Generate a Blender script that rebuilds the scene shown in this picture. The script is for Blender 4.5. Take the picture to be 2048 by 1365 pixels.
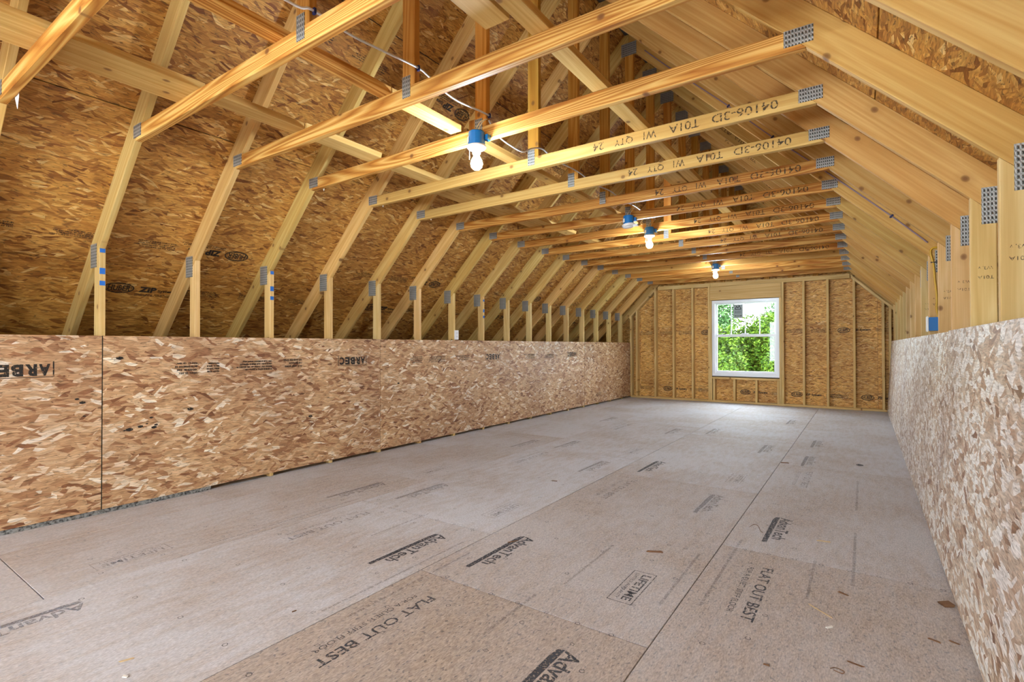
import bpy, bmesh, math, random
from mathutils import Vector, Matrix
random.seed(7)
for o in list(bpy.data.objects): bpy.data.objects.remove(o)
scene = bpy.context.scene
C = scene.collection

# ------------------------------------------------------------------ camera
YAW, PITCH, ROLL, CAMH, FPX = 0.603248, 0.009736, 0.001261, 1.14296, 1021.49
fwd = Vector((-math.sin(YAW) * math.cos(PITCH), math.cos(YAW) * math.cos(PITCH), math.sin(PITCH)))
right = Vector((math.cos(YAW), math.sin(YAW), 0))
down = fwd.cross(right)
r2 = right * math.cos(ROLL) + down * math.sin(ROLL)
d2 = right * -math.sin(ROLL) + down * math.cos(ROLL)
cam_data = bpy.data.cameras.new('camera')
cam = bpy.data.objects.new('camera', cam_data)
C.objects.link(cam)
cam_data.sensor_width = 36.0
cam_data.lens = FPX / 2048 * 36.0
cam_data.clip_start = 0.02
cam_data.clip_end = 300
Mc = Matrix((r2, -d2, -fwd)).transposed().to_4x4()
Mc.translation = (0, 0, CAMH)
cam.matrix_world = Mc
scene.camera = cam

# ------------------------------------------------------------------ sky, sun, exposure
SKY = 19.0
BULB = 720.0
world = bpy.data.worlds.new('sky')
scene.world = world
world.use_nodes = True
bg = world.node_tree.nodes['Background']
bg.inputs[0].default_value = (0.87, 0.93, 1.0, 1)
bg.inputs[1].default_value = SKY
sun_d = bpy.data.lights.new('sun', 'SUN')
sun_d.energy = 7.0
sun_d.angle = math.radians(12)
sun_d.color = (1.0, 0.96, 0.88)
sun = bpy.data.objects.new('sun', sun_d)
sun.rotation_euler = (math.radians(32), math.radians(38), 0)
C.objects.link(sun)
scene.view_settings.view_transform = 'Standard'
scene.view_settings.look = 'None'
scene.view_settings.gamma = 1.0
scene.view_settings.use_curve_mapping = False
scene.view_settings.exposure = 0.38
scene.cycles.max_bounces = 5
scene.cycles.diffuse_bounces = 3
scene.cycles.glossy_bounces = 2
scene.cycles.adaptive_threshold = 0.05
scene.cycles.transmission_bounces = 2

# ------------------------------------------------------------------ dimensions (metres)
S = 0.6096
Y0 = 1.2877
XL, XR = -4.2987, 0.4030
MID = (XL + XR) / 2
W = (XR - XL) / 2
ZK = 1.818
CIN = ZK + W            # inner rafter line  z = CIN - |s|
COUT = CIN + 0.197      # sheathing line
ZT0, ZT1 = 2.415, 2.502
YF = 10.881
YB = -3.25
PT = 0.012

# ------------------------------------------------------------------ node helpers
class NT:
    def __init__(self, name):
        self.m = bpy.data.materials.new(name)
        self.m.use_nodes = True
        self.t = self.m.node_tree
        self.n = self.t.nodes
        self.bsdf = self.n['Principled BSDF']
    def new(self, typ, **kw):
        nd = self.n.new(typ)
        for k, v in kw.items():
            setattr(nd, k, v)
        return nd
    def link(self, a, b):
        self.t.links.new(a, b)
    def put(self, v, sock):
        if isinstance(v, bpy.types.NodeSocket):
            self.link(v, sock)
        else:
            sock.default_value = v
    def math(self, op, a, b=0.0, c=None, clamp=False):
        nd = self.new('ShaderNodeMath', operation=op, use_clamp=clamp)
        self.put(a, nd.inputs[0]); self.put(b, nd.inputs[1])
        if c is not None: self.put(c, nd.inputs[2])
        return nd.outputs[0]
    def vmath(self, op, a, b=(0, 0, 0)):
        nd = self.new('ShaderNodeVectorMath', operation=op)
        self.put(a, nd.inputs[0]); self.put(b, nd.inputs[1])
        return nd.outputs[0]
    def ramp(self, fac, stops, interp='LINEAR'):
        nd = self.new('ShaderNodeValToRGB')
        cr = nd.color_ramp
        cr.interpolation = interp
        while len(cr.elements) < len(stops): cr.elements.new(0.5)
        for e, (pos, col) in zip(cr.elements, stops):
            e.position = pos
            e.color = (*col, 1) if len(col) == 3 else col
        self.put(fac, nd.inputs[0])
        return nd.outputs[0]
    def mix(self, fac, a, b, blend='MIX'):
        nd = self.new('ShaderNodeMix', data_type='RGBA', blend_type=blend)
        self.put(fac, nd.inputs[0])
        self.put(a if isinstance(a, bpy.types.NodeSocket) else (*a, 1), nd.inputs[6])
        self.put(b if isinstance(b, bpy.types.NodeSocket) else (*b, 1), nd.inputs[7])
        return nd.outputs[2]
    def noise(self, vec, scale, detail=2.0, rough=0.5, dist=0.0, dim='3D'):
        nd = self.new('ShaderNodeTexNoise', noise_dimensions=dim)
        self.put(vec, nd.inputs['Vector'])
        nd.inputs['Scale'].default_value = scale
        nd.inputs['Detail'].default_value = detail
        nd.inputs['Roughness'].default_value = rough
        nd.inputs['Distortion'].default_value = dist
        return nd
    def voro(self, vec, scale=1.0, rnd=1.0, dim='2D', feature='F1'):
        nd = self.new('ShaderNodeTexVoronoi', voronoi_dimensions=dim, feature=feature)
        self.put(vec, nd.inputs['Vector'])
        nd.inputs['Scale'].default_value = scale
        nd.inputs['Randomness'].default_value = rnd
        return nd
    def coords(self, spread=40.0):
        tc = self.new('ShaderNodeTexCoord')
        oi = self.new('ShaderNodeObjectInfo')
        off = self.new('ShaderNodeCombineXYZ')
        r = self.math('MULTIPLY', oi.outputs['Random'], spread)
        self.link(r, off.inputs[0]); self.link(r, off.inputs[1])
        self.link(self.math('MULTIPLY', r, 1.37), off.inputs[2])
        self.oi = oi
        self.raw = tc.outputs['Object']
        return self.vmath('ADD', tc.outputs['Object'], off.outputs[0])
    def bump(self, h, strength=0.2, dist=0.002):
        nd = self.new('ShaderNodeBump')
        nd.inputs['Strength'].default_value = strength
        nd.inputs['Distance'].default_value = dist
        self.put(h, nd.inputs['Height'])
        self.link(nd.outputs[0], self.bsdf.inputs['Normal'])
    def sep(self, c):
        nd = self.new('ShaderNodeSeparateColor')
        self.put(c, nd.inputs[0])
        return nd.outputs

def srgb(r, g, b):
    f = lambda v: ((v / 255 + 0.055) / 1.055) ** 2.4 if v > 10 else v / 255 / 12.92
    return (f(r), f(g), f(b))

def plain(name, col, rough=0.5, metal=0.0, emit=None, strength=0.0):
    k = NT(name)
    k.bsdf.inputs['Base Color'].default_value = (*col, 1)
    k.bsdf.inputs['Roughness'].default_value = rough
    k.bsdf.inputs['Metallic'].default_value = metal
    if emit:
        k.bsdf.inputs['Emission Color'].default_value = (*emit, 1)
        k.bsdf.inputs['Emission Strength'].default_value = strength
    return k.m

def osb(name, stops, flake=(0.085, 0.02), rough=0.55, spec=0.35, layers=None, dark=0.5, blot=None):
    """oriented strand board: overlapping layers of long wood flakes"""
    k = NT(name)
    v = k.coords()
    nz = k.noise(v, 9.0, 1.0, dim='2D')
    v = k.vmath('ADD', v, k.vmath('MULTIPLY', k.vmath('SUBTRACT', nz.outputs['Color'], (0.5, 0.5, 0.5)), (0.012, 0.022, 0)))
    layers = layers or [(2, 0.0, 1.0), (13, 0.45, 1.15), (-14, 0.5, 0.8), (30, 0.8, 0.75), (-42, 0.86, 0.65), (5, 0.74, 0.55)]
    val = None
    hgt = None
    for i, (ang, thr, sc) in enumerate(layers):
        rot = k.new('ShaderNodeVectorRotate', rotation_type='Z_AXIS')
        k.put(v, rot.inputs['Vector'])
        rot.inputs['Angle'].default_value = math.radians(ang)
        w = k.vmath('MULTIPLY', rot.outputs[0], (1 / (flake[0] * sc), 1 / (flake[1] * sc), 0))
        w = k.vmath('ADD', w, (13.7 * i, 7.3 * i, 0))
        vo = k.voro(w)
        ch = k.sep(vo.outputs['Color'])
        if val is None:
            val, hgt = ch[1], ch[2]
        else:
            mask = k.math('GREATER_THAN', ch[0], thr)
            m1 = k.new('ShaderNodeMix', data_type='FLOAT'); k.put(mask, m1.inputs[0]); k.put(val, m1.inputs[2]); k.put(ch[1], m1.inputs[3]); val = m1.outputs[0]
            m2 = k.new('ShaderNodeMix', data_type='FLOAT'); k.put(mask, m2.inputs[0]); k.put(hgt, m2.inputs[2]); k.put(ch[2], m2.inputs[3]); hgt = m2.outputs[0]
    col = k.ramp(val, stops)
    # grain inside flakes and fine dark cracks
    g = k.noise(k.vmath('MULTIPLY', v, (14, 130, 1)), 1.0, 1.0, 0.6, dim='2D')
    col = k.mix(0.55, col, k.ramp(g.outputs[0], [(0.3, (0.55, 0.51, 0.47)), (0.7, (1.28, 1.26, 1.24))]), 'MULTIPLY')
    cr = k.noise(k.vmath('MULTIPLY', v, (22, 95, 1)), 1.0, 2.0, 0.7, 0.5, dim='2D')
    col = k.mix(k.math('MULTIPLY', k.ramp(cr.outputs[0], [(0.30, (1, 1, 1)), (0.40, (0, 0, 0))]), dark), col, (0.10, 0.055, 0.025))
    big = k.noise(v, 1.1, 1.0, dim='2D')
    col = k.mix(0.5, col, k.ramp(big.outputs[0], [(0.36, (0.78, 0.70, 0.68)), (0.62, (1.14, 1.13, 1.08))]), 'MULTIPLY')
    if blot:
        bl = k.noise(v, 2.3, 3.0)
        col = k.mix(k.ramp(bl.outputs[0], [(0.5, (0, 0, 0)), (0.7, (0.6, 0.6, 0.6))]), col, blot)
    k.link(col, k.bsdf.inputs['Base Color'])
    k.bsdf.inputs['Roughness'].default_value = rough
    k.bsdf.inputs['Specular IOR Level'].default_value = spec
    return k.m

def lumber(name, lo, mid, hi, contrast=1.0, knots=0.55, rough=0.6, rings=9.0):
    """sawn softwood, local x = length, local z = depth of the face"""
    k = NT(name)
    v = k.coords(30)
    n1 = k.noise(k.vmath('MULTIPLY', v, (0.4, 9, 9)), 1.0, 1.0, 0.5)
    ring = k.math('FRACT', k.math('MULTIPLY', n1.outputs[0], rings))
    tri = k.math('ABSOLUTE', k.math('SUBTRACT', k.math('MULTIPLY', ring, 2.0), 1.0))
    fine = k.noise(k.vmath('MULTIPLY', v, (3, 130, 130)), 1.0, 1.0, 0.6)
    f = k.math('ADD', k.math('MULTIPLY', tri, 0.75 * contrast), k.math('MULTIPLY', fine.outputs[0], 0.45))
    f = k.math('ADD', f, 0.2 - 0.3 * contrast)
    col = k.ramp(f, [(0.15, hi), (0.5, mid), (0.95, lo)])
    broad = k.noise(k.vmath('MULTIPLY', v, (0.8, 3, 3)), 1.0, 0.0)
    col = k.mix(0.6, col, k.ramp(broad.outputs[0], [(0.3, (0.80, 0.76, 0.70)), (0.7, (1.12, 1.12, 1.12))]), 'MULTIPLY')
    # knots
    sx = k.new('ShaderNodeSeparateXYZ'); k.put(v, sx.inputs[0])
    cx = k.new('ShaderNodeCombineXYZ'); k.link(sx.outputs[0], cx.inputs[0]); k.link(sx.outputs[2], cx.inputs[1])
    vo = k.voro(k.vmath('MULTIPLY', cx.outputs[0], (3.6, 4.6, 0)))
    sel = k.math('GREATER_THAN', k.sep(vo.outputs['Color'])[0], knots)
    kn = k.ramp(vo.outputs['Distance'], [(0.022, (1, 1, 1)), (0.05, (0.75, 0.75, 0.75)), (0.075, (0, 0, 0))])
    col = k.mix(k.math('MULTIPLY', kn, sel), col, (0.16, 0.075, 0.03))
    halo = k.ramp(vo.outputs['Distance'], [(0.07, (1, 1, 1)), (0.2, (0, 0, 0))])
    col = k.mix(k.math('MULTIPLY', k.math('MULTIPLY', halo, sel), 0.3), col, lo)
    tint = k.oi.outputs['Color']
    col = k.mix(1.0, col, tint, 'MULTIPLY')
    k.link(col, k.bsdf.inputs['Base Color'])
    k.bsdf.inputs['Roughness'].default_value = rough
    k.bsdf.inputs['Specular IOR Level'].default_value = 0.25
    return k.m

# ------------------------------------------------------------------ materials
M_ROOF = osb('roof_osb', [(0.0, srgb(122, 72, 30)), (0.08, srgb(152, 100, 46)), (0.3, srgb(180, 126, 60)), (0.7, srgb(196, 144, 70)), (0.92, srgb(208, 160, 86)), (1.0, srgb(224, 188, 124))], flake=(0.13, 0.026), dark=0.7)
M_GABLE = osb('gable_osb', [(0.0, srgb(146, 92, 40)), (0.1, srgb(184, 128, 62)), (0.4, srgb(216, 164, 86)), (0.75, srgb(226, 176, 98)), (0.95, srgb(234, 190, 118)), (1.0, srgb(240, 206, 146))], flake=(0.12, 0.02), dark=0.6)
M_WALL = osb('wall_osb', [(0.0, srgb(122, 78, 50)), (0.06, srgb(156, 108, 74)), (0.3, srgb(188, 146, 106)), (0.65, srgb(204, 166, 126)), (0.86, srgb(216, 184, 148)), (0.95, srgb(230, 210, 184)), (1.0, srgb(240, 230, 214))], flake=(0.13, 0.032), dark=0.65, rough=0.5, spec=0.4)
M_WALLR = osb('wall_osb_sheen', [(0.0, srgb(136, 98, 74)), (0.08, srgb(178, 144, 116)), (0.35, srgb(206, 186, 166)), (0.58, srgb(218, 204, 188)), (0.7, srgb(240, 238, 236)), (1.0, srgb(250, 250, 250))], flake=(0.12, 0.036), dark=0.6, rough=0.42, spec=0.55)  # same board, palette whitened and cooled to paint in the window sheen
M_RAFT = lumber('spruce', srgb(182, 136, 70), srgb(206, 166, 96), srgb(222, 190, 124), contrast=0.4, knots=0.36, rings=8)
M_TIE = lumber('yellow_pine', srgb(164, 98, 34), srgb(208, 150, 72), srgb(230, 188, 112), contrast=0.95, knots=0.78, rings=16)
M_KING = lumber('amber_pine', srgb(168, 104, 36), srgb(196, 136, 58), srgb(214, 162, 82), contrast=0.6, knots=0.6, rings=9)
M_STUD = lumber('pale_spruce', srgb(190, 146, 84), srgb(214, 178, 114), srgb(230, 202, 146), contrast=0.35, knots=0.55, rings=8)

def floor_mat():
    k = NT('dusty_subfloor')
    v = k.coords()
    sp = k.noise(k.vmath('MULTIPLY', v, (60, 190, 1)), 1.0, 2.0, 0.7, dim='2D')
    fl = k.voro(k.vmath('MULTIPLY', v, (55, 190, 0)))
    base = k.ramp(k.sep(fl.outputs['Color'])[1], [(0, srgb(150, 128, 108)), (0.5, srgb(170, 148, 126)), (1, srgb(186, 166, 146))])
    base = k.mix(0.5, base, k.ramp(sp.outputs[0], [(0.3, (0.6, 0.57, 0.54)), (0.65, (1.15, 1.15, 1.15))]), 'MULTIPLY')
    dots = k.noise(k.vmath('MULTIPLY', v, (45, 75, 1)), 1.0, 1.0, 0.5, dim='2D')
    base = k.mix(k.ramp(dots.outputs[0], [(0.27, (0.9, 0.9, 0.9)), (0.33, (0, 0, 0))]), base, (0.10, 0.07, 0.05))
    d1 = k.noise(v, 0.9, 3.0, 0.6, dim='2D')
    d2 = k.noise(k.vmath('MULTIPLY', v, (6, 22, 1)), 1.0, 3.0, 0.65, dim='2D')
    dsum = k.math('ADD', k.math('MULTIPLY', d1.outputs[0], 0.6), k.math('MULTIPLY', d2.outputs[0], 0.4))
    dm = k.ramp(dsum, [(0.34, (0.45, 0.45, 0.45)), (0.6, (1, 1, 1))])
    dustamt = k.sep(k.oi.outputs['Color'])[0]
    fac = k.math('MULTIPLY', dm, dustamt, clamp=True)
    dust = k.ramp(sp.outputs[0], [(0.3, srgb(186, 187, 195)), (0.7, srgb(222, 223, 230))])
    col = k.mix(fac, base, dust)
    k.link(col, k.bsdf.inputs['Base Color'])
    k.bsdf.inputs['Roughness'].default_value = 0.72
    k.bsdf.inputs['Specular IOR Level'].default_value = 0.25
    return k.m
M_FLOOR = floor_mat()

def plate_mat():
    k = NT('toothed_galvanised_steel')
    tc = k.new('ShaderNodeTexCoord')
    sx = k.new('ShaderNodeSeparateXYZ'); k.link(tc.outputs['Object'], sx.inputs[0])
    a = k.math('SINE', k.math('MULTIPLY', sx.outputs[0], 2 * math.pi / 0.0125))
    b = k.math('SINE', k.math('MULTIPLY', sx.outputs[1], 2 * math.pi / 0.021))
    pat = k.math('MULTIPLY', k.math('ADD', a, 0.35), k.math('ADD', b, 0.55))
    nz = k.noise(tc.outputs['Object'], 60, 2)
    f = k.ramp(k.math('ADD', pat, k.math('MULTIPLY', nz.outputs[0], 0.3)), [(0.3, srgb(166, 166, 162)), (0.62, srgb(98, 98, 94))])
    k.link(f, k.bsdf.inputs['Base Color'])
    k.bsdf.inputs['Metallic'].default_value = 0.55
    k.bsdf.inputs['Roughness'].default_value = 0.5
    k.bump(pat, 0.6, 0.002)
    return k.m
M_PLATE = plate_mat()

def ink_mat(name, col, cover, strength=None):
    """worn stamp ink: a worn, broken print over wood"""
    k = NT(name)
    tc = k.new('ShaderNodeTexCoord')
    g = k.new('ShaderNodeNewGeometry')
    nz = k.noise(g.outputs['Position'], 90, 1, 0.6)
    a = k.ramp(nz.outputs[0], [(0.5 - 0.24 * cover, (0, 0, 0)), (0.72 - 0.24 * cover, (1, 1, 1))])
    k.bsdf.inputs['Base Color'].default_value = (*col, 1)
    k.bsdf.inputs['Roughness'].default_value = 0.7
    k.link(k.math('MULTIPLY', a, strength or min(1.0, 0.55 + cover * 0.4)), k.bsdf.inputs['Alpha'])
    return k.m
M_INK = ink_mat('black_stamp_ink', srgb(36, 28, 22), 1.25)
M_INKF = ink_mat('floor_stamp_ink', srgb(64, 66, 74), 0.9)
M_INKD = ink_mat('faded_floor_ink', srgb(84, 104, 132), 0.9, 0.42)
M_INKT = ink_mat('truss_stamp_ink', srgb(78, 62, 42), 0.75)
M_BLUE = plain('blue_spray_paint', srgb(28, 104, 190), 0.6)
M_BOX = plain('blue_plastic', srgb(20, 112, 182), 0.35)
M_WHITE = plain('white_plastic', srgb(238, 238, 238), 0.35)
M_VINYL = plain('white_vinyl', srgb(236, 238, 242), 0.3)
M_PAPER = plain('white_paper', srgb(236, 232, 222), 0.8)
M_CABLE = plain('white_cable', srgb(206, 204, 206), 0.4)
M_YCABLE = plain('yellow_cable', srgb(206, 160, 34), 0.4)
M_LILAC = plain('lilac_cable', srgb(150, 126, 138), 0.45)
M_STAPLE = plain('dark_blue_staple', srgb(24, 34, 90), 0.4)
M_COPPER = plain('cream_wire', srgb(214, 190, 140), 0.5)
M_VENT = plain('grey_ridge_vent', srgb(88, 90, 92), 0.6, 0.2)
M_BULB = plain('lit_bulb_glass', (1, 1, 1), 0.4, 0, (0.78, 0.90, 1.0), BULB)
M_CHAIN = plain('steel_chain', srgb(190, 190, 190), 0.35, 0.8)
M_DARKGAP = plain('flat_black', srgb(30, 30, 34), 0.6)
M_GREYTXT = plain('sticker_grey', srgb(150, 158, 158), 0.6)
M_TEAL = plain('teal_panel_edge', srgb(40, 92, 100), 0.7)
M_STAIN = ink_mat('grey_board_edge', srgb(96, 98, 98), 0.7)

def glass_mat():
    k = NT('window_glass')
    out = k.n['Material Output']
    tr = k.new('ShaderNodeBsdfTransparent'); tr.inputs[0].default_value = (0.9, 0.93, 0.93, 1)
    gl = k.new('ShaderNodeBsdfGlossy'); gl.inputs['Roughness'].default_value = 0.02
    lw = k.new('ShaderNodeLayerWeight'); lw.inputs[0].default_value = 0.5
    fr = k.math('ADD', k.math('MULTIPLY', k.math('POWER', lw.outputs['Facing'], 4.0), 0.5), 0.03)
    mx = k.new('ShaderNodeMixShader')
    k.link(fr, mx.inputs[0]); k.link(tr.outputs[0], mx.inputs[1]); k.link(gl.outputs[0], mx.inputs[2])
    k.link(mx.outputs[0], out.inputs[0])
    return k.m
M_GLASS = glass_mat()

def leaf_mat(name, a, b):
    k = NT(name)
    g = k.new('ShaderNodeNewGeometry')
    r = g.outputs['Random Per Island']
    k.link(k.ramp(r, [(0, a), (1, b)]), k.bsdf.inputs['Base Color'])
    k.bsdf.inputs['Roughness'].default_value = 0.7
    k.bsdf.inputs['Specular IOR Level'].default_value = 0.08
    k.bsdf.inputs['Transmission Weight'].default_value = 0.0
    k.bsdf.inputs['Subsurface Weight'].default_value = 0.0
    return k.m
M_LEAF = leaf_mat('green_leaves', srgb(22, 48, 10), srgb(80, 104, 26))
M_LEAF2 = leaf_mat('blue_green_leaves', srgb(30, 56, 30), srgb(74, 104, 60))
M_BARK = plain('bark', srgb(84, 68, 52), 0.9)
M_GRASS = plain('grass', srgb(86, 122, 52), 0.9)

# ------------------------------------------------------------------ object helpers
WM = {}
def reg(o, M, parent=None):
    C.objects.link(o)
    if parent is not None:
        o.parent = parent
        o.matrix_basis = WM[parent.name].inverted() @ M
    else:
        o.matrix_basis = M
    WM[o.name] = M
    return o
def empty(name, loc=(0, 0, 0), parent=None):
    o = bpy.data.objects.new(name, None)
    o.empty_display_size = 0.1
    return reg(o, Matrix.Translation(loc), parent)
def tag(o, label=None, cat=None, group=None, kind=None):
    if label: o['label'] = label
    if cat: o['category'] = cat
    if group: o['group'] = group
    if kind: o['kind'] = kind
    return o
def frame(loc, ax, ay):
    ax = Vector(ax).normalized(); ay = Vector(ay); ay = (ay - ax * ay.dot(ax)).normalized()
    az = ax.cross(ay)
    M = Matrix((ax, ay, az)).transposed().to_4x4()
    M.translation = loc
    return M
MESH = {}
def bm_mesh(name, bm, mat, smooth=False):
    me = bpy.data.meshes.new(name)
    bmesh.ops.recalc_face_normals(bm, faces=bm.faces)
    bm.to_mesh(me); bm.free()
    if mat: me.materials.append(mat)
    if smooth:
        for pl in me.polygons: pl.use_smooth = True
    return me
def add_box(bm, x0, x1, y0, y1, z0, z1):
    vs = [bm.verts.new(c) for c in ((x0, y0, z0), (x1, y0, z0), (x1, y1, z0), (x0, y1, z0), (x0, y0, z1), (x1, y0, z1), (x1, y1, z1), (x0, y1, z1))]
    for f in ((0, 3, 2, 1), (4, 5, 6, 7), (0, 1, 5, 4), (1, 2, 6, 5), (2, 3, 7, 6), (3, 0, 4, 7)):
        bm.faces.new([vs[i] for i in f])
    return vs
def box_mesh(L, Wd, T, mat, bevel=0.002):
    key = (round(L, 4), round(Wd, 4), round(T, 4), mat.name, bevel)
    if key not in MESH:
        bm = bmesh.new()
        add_box(bm, -L / 2, L / 2, -Wd / 2, Wd / 2, -T / 2, T / 2)
        if bevel: bmesh.ops.bevel(bm, geom=bm.edges[:], offset=bevel, segments=1, affect='EDGES')
        MESH[key] = bm_mesh('board', bm, mat)
    return MESH[key]
def obj(name, me, M=None, parent=None, color=None):
    o = bpy.data.objects.new(name, me)
    if color: o.color = (*color, 1)
    return reg(o, M if M is not None else Matrix.Identity(4), parent)
def wbox(name, x0, x1, y0, y1, z0, z1, mat, parent=None, color=None, bevel=0.002, axis=None):
    """axis aligned box; local x runs along its longest side"""
    d = (x1 - x0, y1 - y0, z1 - z0)
    c = ((x0 + x1) / 2, (y0 + y1) / 2, (z0 + z1) / 2)
    a = axis if axis is not None else d.index(max(d))
    ax = [(1, 0, 0), (0, 1, 0), (0, 0, 1)][a]
    rest = [i for i in range(3) if i != a]
    # thickness on local y, depth on local z
    t = min(rest, key=lambda i: d[i]); w = [i for i in rest if i != t][0]
    ay = [0, 0, 0]; ay[t] = 1
    M = frame(c, ax, ay)
    return obj(name, box_mesh(d[a], d[t], d[w], mat, bevel), M, parent, color)
def prism(name, key, poly, y0, y1, ang, mat, parent, color=None, dy=0.0, bevel=0.0025):
    """polygon in world (X,Z) run from y0 to y1; local x along angle ang, local y = world Y, local z = face depth"""
    cx = sum(p[0] for p in poly) / len(poly); cz = sum(p[1] for p in poly) / len(poly)
    ax = Vector((math.cos(ang), 0, math.sin(ang))); ay = Vector((0, 1, 0)); az = ax.cross(ay)
    yc = (y0 + y1) / 2; h = (y1 - y0) / 2
    k = (key, mat.name)
    if k not in MESH:
        bm = bmesh.new()
        lp = [((Vector((x - cx, 0, z - cz))).dot(ax), (Vector((x - cx, 0, z - cz))).dot(az)) for x, z in poly]
        a = [bm.verts.new((u, -h, w)) for u, w in lp]; b = [bm.verts.new((u, h, w)) for u, w in lp]
        n = len(lp)
        bm.faces.new(a); bm.faces.new(list(reversed(b)))
        for i in range(n): bm.faces.new((a[i], b[i], b[(i + 1) % n], a[(i + 1) % n]))
        bmesh.ops.recalc_face_normals(bm, faces=bm.faces)
        if bevel: bmesh.ops.bevel(bm, geom=bm.edges[:], offset=bevel, segments=1, affect='EDGES')
        MESH[k] = bm_mesh(name, bm, mat)
    return obj(name, MESH[k], frame((cx, yc + dy, cz), ax, ay), parent, color)
def tube_mesh(name, pts, r, mat, seg=8, close=False):
    bm = bmesh.new()
    pts = [Vector(p) for p in pts]
    rings = []
    ref = Vector((0.31, 0.22, 0.92)).normalized()
    for i, p in enumerate(pts):
        t = (pts[min(i + 1, len(pts) - 1)] - pts[max(i - 1, 0)]).normalized()
        u = t.cross(ref)
        if u.length < 1e-3: u = t.cross(Vector((1, 0, 0)))
        u.normalize(); w = t.cross(u)
        rings.append([bm.verts.new(p + (u * math.cos(2 * math.pi * j / seg) + w * math.sin(2 * math.pi * j / seg)) * r) for j in range(seg)])
    for a, b in zip(rings, rings[1:]):
        for j in range(seg): bm.faces.new((a[j], a[(j + 1) % seg], b[(j + 1) % seg], b[j]))
    bm.faces.new(rings[0]); bm.faces.new(list(reversed(rings[-1])))
    return bm_mesh(name, bm, mat, True)
def smooth_path(pts, n=6):
    pts = [Vector(p) for p in pts]; out = []
    P = [pts[0]] + pts + [pts[-1]]
    for i in range(1, len(P) - 2):
        for j in range(n):
            t = j / n
            a, b, c, d = P[i - 1], P[i], P[i + 1], P[i + 2]
            out.append(0.5 * ((2 * b) + (c - a) * t + (2 * a - 5 * b + 4 * c - d) * t * t + (3 * b - a - 3 * c + d) * t ** 3))
    out.append(pts[-1])
    return out
def lathe_mesh(name, prof, mat, seg=20, smooth=True):
    """profile (r, z) turned about z"""
    bm = bmesh.new(); rings = []
    for r, z in prof:
        rings.append([bm.verts.new((max(r, 1e-4) * math.cos(2 * math.pi * j / seg), max(r, 1e-4) * math.sin(2 * math.pi * j / seg), z)) for j in range(seg)])
    for a, b in zip(rings, rings[1:]):
        for j in range(seg): bm.faces.new((a[j], a[(j + 1) % seg], b[(j + 1) % seg], b[j]))
    bm.faces.new(rings[0]); bm.faces.new(rings[-1])
    return bm_mesh(name, bm, mat, smooth)
TXT = {}
def text_mesh(body, mat, bold=0.0):
    key = (body, mat.name, bold)
    if key not in TXT:
        cu = bpy.data.curves.new('lettering', 'FONT')
        cu.body = body; cu.size = 1.0; cu.resolution_u = 3; cu.offset = bold
        t = bpy.data.objects.new('lettering_source', cu)
        C.objects.link(t)
        bpy.context.view_layer.update()
        me = bpy.data.meshes.new_from_object(t.evaluated_get(bpy.context.evaluated_depsgraph_get()))
        bpy.data.objects.remove(t); bpy.data.curves.remove(cu)
        xs = [v.co.x for v in me.vertices]; ys = [v.co.y for v in me.vertices]
        w = max(xs) - min(xs); h = max(ys) - min(ys)
        cx = (max(xs) + min(xs)) / 2; cy = (max(ys) + min(ys)) / 2
        for v in me.vertices: v.co = ((v.co.x - cx) / w, (v.co.y - cy) / h, 0)
        me.materials.clear(); me.materials.append(mat)
        TXT[key] = me
    return TXT[key]
def stamp(body, loc, rdir, udir, width, height, mat, parent, bold=0.0, name='lettering'):
    M = frame(loc, rdir, udir) @ Matrix.Diagonal((width, height, 1, 1))
    return obj(name, text_mesh(body, mat, bold), M, parent)
def flat_mesh(key, build, mat):
    k = (key, mat.name)
    if k not in MESH:
        bm = bmesh.new(); build(bm)
        MESH[k] = bm_mesh('print', bm, mat)
    return MESH[k]
def quad(bm, x0, x1, y0, y1):
    bm.faces.new([bm.verts.new(c) for c in ((x0, y0, 0), (x1, y0, 0), (x1, y1, 0), (x0, y1, 0))])
def ring(bm, rx, ry, th, cx=0, cy=0, seg=28):
    a = [bm.verts.new((cx + rx * math.cos(2 * math.pi * i / seg), cy + ry * math.sin(2 * math.pi * i / seg), 0)) for i in range(seg)]
    b = [bm.verts.new((cx + (rx - th) * math.cos(2 * math.pi * i / seg), cy + (ry - th) * math.sin(2 * math.pi * i / seg), 0)) for i in range(seg)]
    for i in range(seg): bm.faces.new((a[i], a[(i + 1) % seg], b[(i + 1) % seg], b[i]))
def dashes(key, w, h, rows, mat):
    """rows of illegible fine print"""
    def build(bm):
        rr = random.Random(key)
        for i in range(rows):
            y = h / 2 - h * (i + 0.5) / rows; x = -w / 2; t = h / rows * 0.72
            end = w / 2 * rr.uniform(0.4, 1.0)
            while x < end:
                l = rr.uniform(0.006, 0.03) * max(1.0, h / rows / 0.012)
                j = x
                while j < x + l:
                    q = rr.uniform(0.002, 0.005)
                    quad(bm, j, j + q, y - t / 2 * rr.uniform(0.6, 1), y + t / 2 * rr.uniform(0.6, 1)); j += q + rr.uniform(0.001, 0.003)
                x += l + rr.uniform(0.004, 0.012)
    return flat_mesh(('dash', key, w, h, rows), build, mat)

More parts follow.
